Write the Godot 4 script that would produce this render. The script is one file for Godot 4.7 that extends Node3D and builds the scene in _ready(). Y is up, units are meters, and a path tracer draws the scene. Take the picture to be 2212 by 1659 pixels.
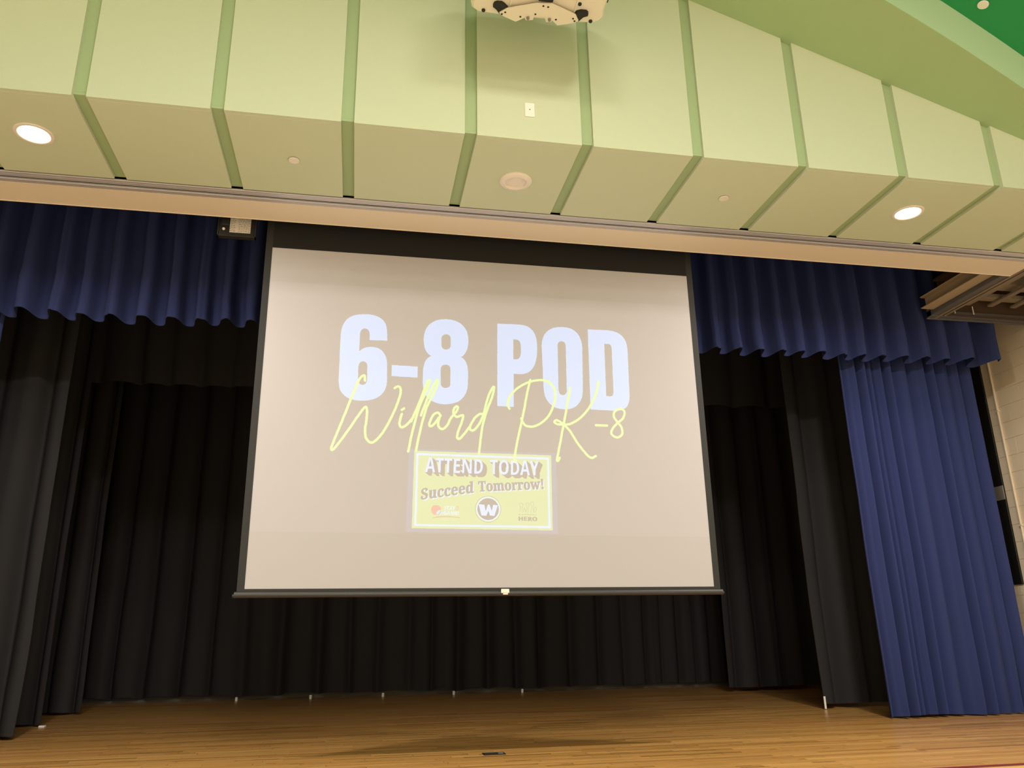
extends Node3D
# A school stage seen from the hall: green panelled bulkhead, projection screen, blue and black drapes, wooden stage floor.

const EYE := 1.6
const AXIS := 1.095            # the hall's and the stage's centre line
const STAGE := 0.741           # stage floor level
const SOFFIT := 4.98           # underside of the green soffit panels
const FASCIA := -4.81          # front of the green fascia panels
const SLOPE := 0.34257         # roof pitch
const SIDE := 7.72              # right wall
const LEFT := -5.53            # left wall


const WARM := Color(1.0, 0.965, 0.925)
const HALL_POWER := 18.3
const DOWN_POWER := 12.5

func _ready():
	# camera
	var cam := Camera3D.new()
	cam.name = "camera"
	cam.fov = 51.36
	cam.near = 0.05
	cam.far = 100.0
	add_child(cam)
	cam.transform = Transform3D(Basis.from_euler(Vector3(deg_to_rad(17.48), deg_to_rad(-10.974), deg_to_rad(-0.94)), EULER_ORDER_YXZ), Vector3(0, EYE, 0))
	cam.current = true
	# surroundings: a closed building, no sky
	var we := WorldEnvironment.new()
	we.name = "world"
	var env := Environment.new()
	env.background_mode = Environment.BG_COLOR
	env.background_color = Color.BLACK
	env.tonemap_mode = Environment.TONE_MAPPER_LINEAR
	env.tonemap_exposure = 1.0
	env.sdfgi_enabled = true
	env.ssao_enabled = true
	env.ssil_enabled = true
	we.environment = env
	add_child(we)
	build_materials()
	var order := ["first", "second", "third", "last"]
	for k in 4:
		for x in [-0.8, 0.8]:
			hall_light(Vector3(AXIS + x, 6.7, 0.2 + k * 2.6), "%s from stage, %s row" % [order[k], "left" if x < 0.0 else "right"])
	build_shell()
	build_frame()
	build_drapes()
	build_screen()
	build_projector()
	build_details()

func build_materials():
	var fab := fabric_noise()
	M.panel = mat(Color(0.80, 0.825, 0.71), 0.95)
	M.panel.albedo_texture = fab
	M.panel.uv1_triplanar = true
	M.panel.uv1_world_triplanar = true
	M.panel.uv1_scale = Vector3(2.5, 2.5, 2.5)
	M.groove = mat(Color(0.635, 0.705, 0.535), 0.8)
	M.bulkhead = mat(Color(0.62, 0.705, 0.51), 0.8)
	M.pale_green = mat(Color(0.70, 0.80, 0.645), 0.8)  # bulkhead green lightened: stronger light on the edge band, put into the colour
	M.roof = mat(Color(0.13, 0.55, 0.30), 0.8)
	M.beige = mat(Color(0.89, 0.825, 0.745), 0.8)
	M.block = mat(Color(0.915, 0.85, 0.755), 0.7)
	M.block_b = mat(Color(0.91, 0.845, 0.75), 0.7)
	M.mortar = mat(Color(0.91, 0.845, 0.75), 0.9)
	M.hall_floor = mat(Color(0.82, 0.78, 0.70), 0.5)
	M.wood = mat(Color.WHITE, 0.3)
	M.wood.albedo_texture = ImageTexture.create_from_image(wood_image())
	M.wood.metallic_specular = 0.5
	M.oak = mat(Color(0.80, 0.66, 0.44), 0.5)
	M.crimson = mat(Color(0.42, 0.08, 0.13), 0.5)
	M.black_wall = mat(Color(0.06, 0.058, 0.055), 0.9)
	M.grey_base = mat(Color(0.36, 0.35, 0.33), 0.7)
	M.dark_gap = mat(Color(0.05, 0.05, 0.05), 0.9)
	M.aluminium = mat(Color(0.80, 0.78, 0.80), 0.4, 0.4)
	M.white_metal = mat(Color(0.9, 0.9, 0.88), 0.5)
	M.trim_white = mat(Color(0.90, 0.86, 0.82), 0.5)
	M.plate_white = mat(Color(0.92, 0.90, 0.87), 0.5)
	M.grey_steel = mat(Color(0.36, 0.35, 0.355), 0.6)
	M.tan_steel = mat(Color(0.66, 0.58, 0.47), 0.6)
	M.frame_paint = mat(Color(0.52, 0.46, 0.39), 0.6)
	M.brown_deck = mat(Color(0.30, 0.22, 0.15), 0.9)
	M.blue = cloth(Color(0.20, 0.23, 0.395), 0.4)
	M.black_cloth = cloth(Color(0.20, 0.195, 0.2), 0.08)
	M.screen_black = mat(Color(0.11, 0.105, 0.10), 0.7)
	M.shaded_drop = mat(Color(0.07, 0.06, 0.058), 0.9)  # screen black darkened: the soffit's shade on the top drop, as colour
	M.bar_grey = mat(Color(0.20, 0.19, 0.185), 0.5)
	M.box_black = mat(Color(0.055, 0.05, 0.05), 0.6)
	M.box_rim = mat(Color(0.15, 0.145, 0.145), 0.5)
	M.bracket_grey = mat(Color(0.5, 0.48, 0.46), 0.5)
	M.rubber = mat(Color(0.11, 0.11, 0.10), 0.7)
	M.projector = mat(Color(0.90, 0.86, 0.78), 0.45)
	M.glow = mat(Color.WHITE, 0.5)
	M.glow.emission_enabled = true
	M.glow.emission = WARM
	M.glow.emission_energy_multiplier = 3.0
	M.lamp_lens = mat(Color.WHITE, 0.5)
	M.lamp_lens.emission_enabled = true
	M.lamp_lens.emission = Color(1.0, 0.95, 0.86)
	M.lamp_lens.emission_energy_multiplier = 6.0
	M.slide = mat(Color(0.69, 0.67, 0.68), 0.9)
	M.slide.metallic_specular = 0.1
	M.slide.emission_enabled = true
	M.slide.emission = Color.WHITE
	M.slide.emission_operator = BaseMaterial3D.EMISSION_OP_MULTIPLY
	M.slide.emission_energy_multiplier = 1.0
	M.slide.emission_texture = ImageTexture.create_from_image(slide_image())
	var scr := Image.create(128, 128, false, Image.FORMAT_RGB8)
	scr.fill(Color(0.80, 0.76, 0.71))
	var r := RandomNumberGenerator.new()
	r.seed = 4
	for k in 11:
		var y := 8 + k * 11
		var x := 8
		while x < 116:
			var n := r.randi_range(4, 14)
			scr.fill_rect(Rect2i(x, y + r.randi_range(0, 2), n, 3), Color(0.45, 0.42, 0.40))
			x += n + 4
	M.label_paper = mat(Color.WHITE, 0.8)
	M.label_paper.albedo_texture = ImageTexture.create_from_image(scr)
	M.label_paper.uv1_triplanar = true
	M.label_paper.uv1_scale = Vector3(5.2, 5.2, 5.2)

var M := {}
var taken := {}
var rng := RandomNumberGenerator.new()

# ---------------------------------------------------------------- naming
func numbered(n: String) -> String:
	if not taken.has(n):
		taken[n] = 0
		return n
	taken[n] += 1
	return "%s_%03d" % [n, taken[n]]

func tag(o: Node, label: String, category := "", group := "", kind := ""):
	if label: o.set_meta("label", label)
	if category: o.set_meta("category", category)
	if group: o.set_meta("group", group)
	if kind: o.set_meta("kind", kind)
	return o

func base(called: String, at: Vector3, label: String, category: String, group := "") -> Node3D:
	var o := Node3D.new()
	o.name = numbered(called)
	add_child(o)
	o.position = at
	tag(o, label, category, group)
	return o

func put(called: String, mesh: Mesh, mat: Material, parent: Node = self, at := Vector3.ZERO) -> MeshInstance3D:
	var o := MeshInstance3D.new()
	o.name = numbered(called) if parent == self else called
	o.mesh = mesh
	o.material_override = mat
	o.position = at
	o.cast_shadow = GeometryInstance3D.SHADOW_CASTING_SETTING_ON
	parent.add_child(o, true)
	return o

func struct(called: String, mesh: Mesh, mat: Material, label: String) -> MeshInstance3D:
	var o := put(called, mesh, mat)
	tag(o, label, "", "", "structure")
	return o

# ---------------------------------------------------------------- shapes
func start() -> SurfaceTool:
	var st := SurfaceTool.new()
	st.begin(Mesh.PRIMITIVE_TRIANGLES)
	st.set_smooth_group(-1)
	return st

func done(st: SurfaceTool) -> ArrayMesh:
	st.generate_normals()
	return st.commit()

func tri(st: SurfaceTool, a: Vector3, b: Vector3, c: Vector3, out: Vector3):
	# clockwise seen from the side that "out" points to
	if (b - a).cross(c - a).dot(out) > 0.0:
		var t := b
		b = c
		c = t
	st.add_vertex(a); st.add_vertex(b); st.add_vertex(c)

func quad(st: SurfaceTool, a: Vector3, b: Vector3, c: Vector3, d: Vector3, out: Vector3):
	tri(st, a, b, c, out)
	tri(st, a, c, d, out)

func add_box(st: SurfaceTool, lo: Vector3, hi: Vector3, ch := 0.0):
	var c := (lo + hi) / 2.0
	var h := (hi - lo) / 2.0
	ch = minf(ch, minf(h.x, minf(h.y, h.z)) * 0.9)
	for ax in 3:
		var u := (ax + 1) % 3
		var v := (ax + 2) % 3
		for s in [-1.0, 1.0]:
			var n := Vector3.ZERO
			n[ax] = s
			var p := []
			for k in [[-1, -1], [1, -1], [1, 1], [-1, 1]]:
				var q := Vector3.ZERO
				q[ax] = s * h[ax]
				q[u] = k[0] * (h[u] - ch)
				q[v] = k[1] * (h[v] - ch)
				p.append(c + q)
			quad(st, p[0], p[1], p[2], p[3], n)
			if ch > 0.0:
				for s2 in [-1.0, 1.0]:      # edge between +-ax and +-u
					var e := []
					for k in [[0, -1], [0, 1], [1, 1], [1, -1]]:
						var q := Vector3.ZERO
						q[ax] = s * (h[ax] - (ch if k[0] else 0.0))
						q[u] = s2 * (h[u] - (0.0 if k[0] else ch))
						q[v] = k[1] * (h[v] - ch)
						e.append(c + q)
					var n2 := n
					n2[u] = s2
					quad(st, e[0], e[1], e[2], e[3], n2)
	if ch > 0.0:
		for sx in [-1, 1]:
			for sy in [-1, 1]:
				for sz in [-1, 1]:
					var s := Vector3(sx, sy, sz)
					tri(st, c + s * Vector3(h.x, h.y - ch, h.z - ch), c + s * Vector3(h.x - ch, h.y, h.z - ch), c + s * Vector3(h.x - ch, h.y - ch, h.z), s)

func box(lo: Vector3, hi: Vector3, ch := 0.0) -> ArrayMesh:
	var st := start()
	add_box(st, lo, hi, ch)
	return done(st)

func boxes(list: Array, ch := 0.0) -> ArrayMesh:
	var st := start()
	for b in list:
		add_box(st, b[0], b[1], ch)
	return done(st)

# flat outline in (a, b) pushed along the third axis; axis 1: outline in x and z, height y; axis 2: outline in x and y, depth z
func add_prism(st: SurfaceTool, outline: PackedVector2Array, from: float, to: float, axis: int):
	var at := func(p: Vector2, d: float) -> Vector3: return Vector3(p.x, d, p.y) if axis == 1 else Vector3(p.x, p.y, d)
	var way: Vector3 = (Vector3.UP if axis == 1 else Vector3.BACK) * signf(to - from)
	var idx := Geometry2D.triangulate_polygon(outline)
	for i in range(0, idx.size(), 3):
		tri(st, at.call(outline[idx[i]], to), at.call(outline[idx[i + 1]], to), at.call(outline[idx[i + 2]], to), way)
		tri(st, at.call(outline[idx[i]], from), at.call(outline[idx[i + 1]], from), at.call(outline[idx[i + 2]], from), -way)
	var cw := Geometry2D.is_polygon_clockwise(outline)
	for i in outline.size():
		var p := outline[i]
		var q := outline[(i + 1) % outline.size()]
		var n2 := Vector2(-(q - p).y, (q - p).x) if cw else Vector2((q - p).y, -(q - p).x)
		var n := Vector3(n2.x, 0, n2.y) if axis == 1 else Vector3(n2.x, n2.y, 0)
		quad(st, at.call(p, from), at.call(q, from), at.call(q, to), at.call(p, to), n)

func prism(outline: PackedVector2Array, from: float, to: float, axis: int) -> ArrayMesh:
	var st := start()
	add_prism(st, outline, from, to, axis)
	return done(st)

# profile of (radius, height) turned round the y axis
func lathe(profile: Array, seg := 40) -> ArrayMesh:
	var st := start()
	for i in profile.size() - 1:
		var a: Vector2 = profile[i]
		var b: Vector2 = profile[i + 1]
		for k in seg:
			var t0 := TAU * k / seg
			var t1 := TAU * (k + 1) / seg
			var d0 := Vector3(cos(t0), 0, sin(t0))
			var d1 := Vector3(cos(t1), 0, sin(t1))
			var e := b - a
			var n := (d0 + d1) * e.y - Vector3.UP * e.x * 2.0
			var p0 := d0 * a.x + Vector3.UP * a.y
			var p1 := d1 * a.x + Vector3.UP * a.y
			var p2 := d1 * b.x + Vector3.UP * b.y
			var p3 := d0 * b.x + Vector3.UP * b.y
			if a.x > 0.0: tri(st, p0, p1, p2, n)
			if b.x > 0.0: tri(st, p0, p2, p3, n)
	return done(st)

func add_tube(st: SurfaceTool, pts: Array, r: float, seg := 10):
	for i in pts.size() - 1:
		var a: Vector3 = pts[i]
		var b: Vector3 = pts[i + 1]
		var d := (b - a).normalized()
		var u := d.cross(Vector3.UP if absf(d.y) < 0.9 else Vector3.RIGHT).normalized()
		var v := d.cross(u)
		for k in seg:
			var t0 := TAU * k / seg
			var t1 := TAU * (k + 1) / seg
			var o0 := (u * cos(t0) + v * sin(t0)) * r
			var o1 := (u * cos(t1) + v * sin(t1)) * r
			quad(st, a + o0, a + o1, b + o1, b + o0, o0 + o1)
			tri(st, a, a + o0, a + o1, -d)
			tri(st, b, b + o0, b + o1, d)

func tube(pts: Array, r: float, seg := 10) -> ArrayMesh:
	var st := start()
	add_tube(st, pts, r, seg)
	return done(st)

# a hanging cloth in real folds: widths vary, folds deepen and wander a little towards the hem
func drape(x0: float, x1: float, top: float, hem: float, z: float, fold: float, depth: float, lean: float, seed_: int, vary := 0.3, hem_wave := 0.0, skew := 0.0, box_fold := 0.0) -> ArrayMesh:
	var r := RandomNumberGenerator.new()
	r.seed = seed_
	var noise := FastNoiseLite.new()
	noise.seed = seed_
	noise.frequency = 0.9
	var cuts := [x0]
	while cuts[-1] < x1 - fold * 0.6:
		cuts.append(minf(cuts[-1] + fold * (1.0 + r.randf_range(-vary, vary)), x1))
	if cuts[-1] < x1: cuts[-1] = x1
	var cols := []            # [x, z offset, fold number]
	var per := 14
	for i in cuts.size() - 1:
		var w: float = cuts[i + 1] - cuts[i]
		var d := depth * (1.0 + r.randf_range(-vary, vary)) * clampf(w / fold, 0.5, 1.3)
		var l := lean * (1.0 + r.randf_range(-vary, vary))
		for k in per:
			var t := float(k) / per
			cols.append([cuts[i] + w * (t + l * sin(TAU * t) / TAU + skew * (1.0 - cos(TAU * t)) / TAU), d * (tanh(box_fold * cos(TAU * t)) if box_fold > 0.0 else cos(TAU * t) - 0.22 * cos(2.0 * TAU * t)), float(i)])
	cols.append([x1, depth * 0.7, float(cuts.size())])
	var rows := 22
	var st := SurfaceTool.new()
	st.begin(Mesh.PRIMITIVE_TRIANGLES)
	st.set_smooth_group(0)
	var n := cols.size()
	var grid := []
	for layer in 2:
		for j in rows + 1:
			var v := float(j) / rows
			for c in cols:
				var grow := lerpf(0.8, 1.1, v)
				var wander: float = noise.get_noise_2d(c[0] * 1.3, v * 1.6) * 0.05 * v
				var bottom: float = hem + hem_wave * (noise.get_noise_2d(c[0] * 0.9, 40.0) + 0.35 * c[1] / depth)
				var zz := z
				grid.append(Vector3(clampf(c[0] + wander * fold * 2.0, x0 - 0.06, x1 + 0.03), lerpf(top, bottom, v), zz + c[1] * grow + noise.get_noise_2d(c[0] * 0.7, v + 9.0) * depth * 0.35 - layer * 0.012))
	var face := func(a: int, b: int, c: int, d: int):
		for k in [a, b, c, a, c, d]:
			st.add_vertex(grid[k])
	var half := (rows + 1) * n
	for j in rows:
		for i in n - 1:
			var a := j * n + i
			face.call(a, a + 1, a + n + 1, a + n)
			face.call(half + a + 1, half + a, half + a + n, half + a + n + 1)
	st.set_smooth_group(1)
	for i in n - 1:
		var a := rows * n + i
		face.call(a, a + 1, half + a + 1, half + a)
	for j in rows:
		for s in [0, n - 1]:
			var a: int = j * n + s
			face.call(a, a + n, half + a + n, half + a)
	st.index()
	st.generate_normals()
	return st.commit()

# ---------------------------------------------------------------- materials
func mat(c: Color, rough := 0.8, metal := 0.0) -> StandardMaterial3D:
	var m := StandardMaterial3D.new()
	m.albedo_color = c
	m.roughness = rough
	m.metallic = metal
	m.metallic_specular = 0.5
	return m

func cloth(c: Color, sheen: float) -> StandardMaterial3D:
	var m := mat(c, 1.0)
	m.metallic_specular = 0.1
	m.rim_enabled = true
	m.rim = sheen
	m.rim_tint = 0.8
	return m

func fabric_noise() -> NoiseTexture2D:
	var f := FastNoiseLite.new()
	f.seed = 5
	f.frequency = 0.12
	f.fractal_octaves = 3
	var g := Gradient.new()
	g.set_color(0, Color(0.94, 0.94, 0.94))
	g.set_color(1, Color(1, 1, 1))
	var t := NoiseTexture2D.new()
	t.width = 512
	t.height = 512
	t.seamless = true
	t.noise = f
	t.color_ramp = g
	return t

func wood_image() -> Image:
	# strip flooring: 57 mm strips of random lengths along x, each with its own tone and dark grain streaks
	var r := RandomNumberGenerator.new()
	r.seed = 21
	var im := Image.create(2048, 2048, false, Image.FORMAT_RGB8)
	var strip := 2048.0 / 151.0
	for k in 151:
		var y0 := int(k * strip)
		var y1 := int((k + 1) * strip)
		var x := -r.randi_range(0, 200)
		while x < 2048:
			var w := r.randi_range(70, 260)
			var t := r.randfn(0.0, 1.0)
			var c := Color(0.76 + 0.035 * t, 0.565 + 0.034 * t, 0.315 + 0.028 * t)
			if r.randf() < 0.06: c = c.darkened(0.14)
			im.fill_rect(Rect2i(x, y0, w, y1 - y0), c)
			for g in r.randi_range(3, 8):
				im.fill_rect(Rect2i(x + r.randi_range(0, w), y0 + r.randi_range(0, y1 - y0 - 1), r.randi_range(10, 80), r.randi_range(1, 2)).intersection(Rect2i(x, y0, w, y1 - y0)), c.darkened(r.randf_range(0.04, 0.2)))
			if r.randf() < 0.25:
				im.fill_rect(Rect2i(x + r.randi_range(0, w), y0 + r.randi_range(0, 8), r.randi_range(10, 40), 3).intersection(Rect2i(x, y0, w, y1 - y0)), Color(0.42, 0.26, 0.11))
			im.fill_rect(Rect2i(x + w - 1, y0, 1, y1 - y0), c.darkened(0.3))
			x += w
		im.fill_rect(Rect2i(0, y1 - 1, 2048, 1), Color(0.52, 0.36, 0.17))
	return im

# ---------------------------------------------------------------- the projected slide
func fill(im: Image, contours: Array, c: Color):
	var lo := INF
	var hi := -INF
	for k in contours:
		for p in k:
			lo = minf(lo, p.y)
			hi = maxf(hi, p.y)
	for y in range(maxi(0, int(lo)), mini(im.get_height(), int(hi) + 1)):
		var xs := []
		var yy := y + 0.5
		for k in contours:
			for i in k.size():
				var a: Vector2 = k[i]
				var b: Vector2 = k[(i + 1) % k.size()]
				if (a.y <= yy) != (b.y <= yy):
					xs.append(a.x + (yy - a.y) / (b.y - a.y) * (b.x - a.x))
		xs.sort()
		for i in range(0, xs.size() - 1, 2):
			var x0 := roundi(xs[i])
			im.fill_rect(Rect2i(x0, y, roundi(xs[i + 1]) - x0, 1), c)

func points(flat: Array) -> PackedVector2Array:
	var o := PackedVector2Array()
	for i in range(0, flat.size(), 2):
		o.append(Vector2(flat[i], flat[i + 1]))
	return o

func disc(im: Image, at: Vector2, r: float, c: Color):
	for y in range(floori(at.y - r), ceili(at.y + r) + 1):
		var w := r * r - (y + 0.5 - at.y) * (y + 0.5 - at.y)
		if w > 0.0:
			w = sqrt(w)
			im.fill_rect(Rect2i(roundi(at.x - w), y, roundi(2.0 * w), 1), c)

func stroke(im: Image, pts: PackedVector2Array, r: float, c: Color):
	for i in pts.size():
		disc(im, pts[i], r, c)
		if i + 1 < pts.size():
			var steps := ceili(pts[i].distance_to(pts[i + 1]) / 2.0)
			for k in range(1, steps):
				disc(im, pts[i].lerp(pts[i + 1], float(k) / steps), r, c)

func glyphs(text: String, face: Font) -> Array:
	# outlines of a word at size 64, y down, as [list of glyphs, each a list of contours; width; cap height]
	var ts := TextServerManager.get_primary_interface()
	var rid: RID = face.get_rids()[0]
	var x := 0.0
	var all := []
	for ch in text:
		var gi := ts.font_get_glyph_index(rid, 64, ch.unicode_at(0), 0)
		var d: Dictionary = ts.font_get_glyph_contours(rid, 64, gi)
		var pts: PackedVector3Array = d.points
		var from := 0
		var cs := []
		for e in d.contours:
			var ring := PackedVector2Array()
			var n: int = e - from + 1
			for i in n:
				var a := pts[from + i]
				var b := pts[from + (i + 1) % n]
				var pa := Vector2(a.x + x, a.y)
				var pb := Vector2(b.x + x, b.y)
				if a.z == 1.0:
					ring.append(pa)
				else:
					var pr := pts[from + (i + n - 1) % n]
					var p0 := Vector2(pr.x + x, pr.y)
					if pr.z != 1.0: p0 = (p0 + pa) / 2.0
					var p1 := pb if b.z == 1.0 else (pa + pb) / 2.0
					for k in range(1, 4):
						var t := k / 4.0
						ring.append(p0 * (1 - t) * (1 - t) + pa * 2 * t * (1 - t) + p1 * t * t)
					if b.z != 1.0: ring.append(p1)
			cs.append(ring)
			from = e + 1
		all.append(cs)
		x += ts.font_get_glyph_advance(rid, 64, gi).x
	return [all, x, 46.0]

func word(im: Image, text: String, face: Font, q: Array, c: Color, shift := Vector2.ZERO):
	var g := glyphs(text, face)
	var o := Vector2(q[0], q[1])
	var ux: Vector2 = (Vector2(q[2], q[3]) - o) / g[1]
	var uy: Vector2 = (o - Vector2(q[4], q[5])) / g[2]
	for cs in g[0]:
		var placed := []
		for ring in cs:
			var p := PackedVector2Array()
			for v in ring:
				p.append(o + ux * v.x + uy * v.y + shift)
			placed.append(p)
		if placed: fill(im, placed, c)

func light(r: float, g: float, b: float) -> Color:
	return Color(r, g, b).linear_to_srgb()

func slide_image() -> Image:
	# what the projector adds to the screen; its blacks add almost nothing
	var sans := SystemFont.new()
	sans.font_names = PackedStringArray(["Droid Sans"])
	sans.font_weight = 700
	var serif := SystemFont.new()
	serif.font_names = PackedStringArray(["Droid Serif"])
	serif.font_weight = 700
	var im := Image.create(2048, 1546, false, Image.FORMAT_RGB8)
	im.fill(Color.BLACK)
	var dark := light(0.022, 0.018, 0.022)
	var white := light(0.17, 0.33, 0.60)
	fill(im, [points(SLIDE)], dark)
	for g in GLYPHS:
		var cs := []
		for k in g: cs.append(points(k))
		fill(im, cs, white)
	fill(im, [points(HALO)], light(0.03, 0.05, 0.12))
	var yellow := light(0.22, 0.33, 0.085)
	var paper := light(0.25, 0.40, 0.58)
	var brown := light(0.0, 0.0, 0.0)
	fill(im, [points(CARD)], yellow)
	fill(im, [points(FRAME_OUT), points(FRAME_IN)], paper)
	for w in WORDS:
		match w[1]:
			0:
				for k in range(18, 0, -1): word(im, w[0], sans, w[2], brown, Vector2(k * 1.05, k * 0.85))
				word(im, w[0], sans, w[2], light(0.25, 0.38, 0.62))
			1:
				for k in range(1, 6): word(im, w[0], serif, w[2], paper, Vector2(k * 0.9 + 1.2, k))
				for k in [Vector2(-1.2, 0), Vector2(1.2, 0), Vector2(0, -0.8), Vector2(0, 0.8)]: word(im, w[0], serif, w[2], brown, k)
			2: word(im, w[0], sans, w[2], light(0.30, 0.42, 0.60))
			3: word(im, w[0], sans, w[2], light(0.3, 0.1, 0.02))
			4:
				for k in [-1.0, 0.0, 1.0]: word(im, w[0], sans, w[2], light(0.01, 0.02, 0.0), Vector2(k, 0))
			5: word(im, w[0], sans, w[2], light(0.08, 0.12, 0.02))
	var c := Vector2(BADGE[0], BADGE[1])
	disc(im, c, BADGE[2], light(0.08, 0.1, 0.02))
	disc(im, c, BADGE[2] - 2.0, yellow)
	disc(im, c, BADGE[2] - 5.0, paper)
	disc(im, c, BADGE[2] - 11.0, brown)
	fill(im, [points(LETTER_W)], light(0.25, 0.38, 0.65))
	fill(im, [points(HELMET)], light(0.33, 0.06, 0.02))
	fill(im, [points(MASK)], light(0.2, 0.33, 0.42))
	stroke(im, PackedVector2Array([points(MASK)[0], points(MASK)[6]]), 1.5, light(0.1, 0.1, 0.12))
	stroke(im, PackedVector2Array([points(MASK)[2], points(MASK)[5]]), 1.5, light(0.1, 0.1, 0.12))
	fill(im, [points(SWOOSH)], light(0.27, 0.1, 0.0))
	var tick := points(TICKER)
	for k in 26:
		if k % 5 != 3: stroke(im, PackedVector2Array([tick[0].lerp(tick[1], k / 26.0), tick[0].lerp(tick[1], (k + 0.5) / 26.0)]), 1.4, light(0.26, 0.36, 0.2))
	for a in ARMS: stroke(im, points(a), 1.0, light(0.1, 0.15, 0.02))
	for s in STROKES: stroke(im, points(s), 5.7, light(0.29, 0.50, 0.08))
	return im

# ---------------------------------------------------------------- the room
func roof(x: float) -> float:
	return maxf(6.887 - SLOPE * absf(x - AXIS), SOFFIT + 0.05)

func edge(x: float) -> float:
	return -3.97 - 0.0275 * (x - AXIS) * (x - AXIS)

func hall_light(at: Vector3, where: String):
	var o := base("hanging_luminaire", at, "white box luminaire hanging over the hall, " + where, "lamp", "luminaires over the hall")
	put("housing", box(Vector3(-0.32, 0.0, -0.62), Vector3(0.32, 0.07, 0.62), 0.01), M.white_metal, o)
	put("diffuser", box(Vector3(-0.3, -0.012, -0.6), Vector3(0.3, 0.0, 0.6)), M.glow, o)
	for s in [-0.45, 0.45]:
		put("rod", tube([Vector3(0, 0.07, s), Vector3(0, roof(at.x) + 0.36 - at.y, s)], 0.008), M.white_metal, o)
	var l := AreaLight3D.new()
	l.name = "lamp_light"
	l.area_size = Vector2(0.6, 1.2)
	l.light_color = WARM
	l.light_energy = HALL_POWER
	l.area_range = 40.0
	l.area_attenuation = 2.0
	l.shadow_enabled = true
	l.rotation.x = -PI / 2
	l.position.y = -0.03
	o.add_child(l)

func downlight(x: float, z: float, label: String):
	var o := base("recessed_downlight", Vector3(x, SOFFIT, z), label, "light", "lit downlights in the green soffit")
	put("trim_ring", lathe([Vector2(0.103, 0.03), Vector2(0.101, -0.004), Vector2(0.106, -0.008), Vector2(0.125, -0.006), Vector2(0.128, 0.0), Vector2(0.128, 0.002)]), M.trim_white, o)
	put("lens", lathe([Vector2(0.103, -0.003), Vector2(0.07, -0.007), Vector2(0.0, -0.009)]), M.lamp_lens, o)
	var l := AreaLight3D.new()
	l.name = "lamp_light"
	l.area_size = Vector2(0.18, 0.18)
	l.light_color = WARM
	l.light_energy = DOWN_POWER
	l.area_range = 40.0
	l.area_attenuation = 2.0
	l.shadow_enabled = true
	l.rotation.x = -PI / 2
	l.position.y = -0.02
	o.add_child(l)

func sprinkler(at: Vector3, label: String, turn := 0.0):
	var o := base("sprinkler_cover", at, label, "sprinkler", "flat round sprinkler covers")
	o.rotation.z = turn
	put("plate", lathe([Vector2(0.0, -0.012), Vector2(0.036, -0.012), Vector2(0.039, -0.009), Vector2(0.039, -0.004)], 28), M.trim_white, o)
	put("collar", lathe([Vector2(0.034, -0.004), Vector2(0.034, 0.01)], 28), M.dark_gap, o)

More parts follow.
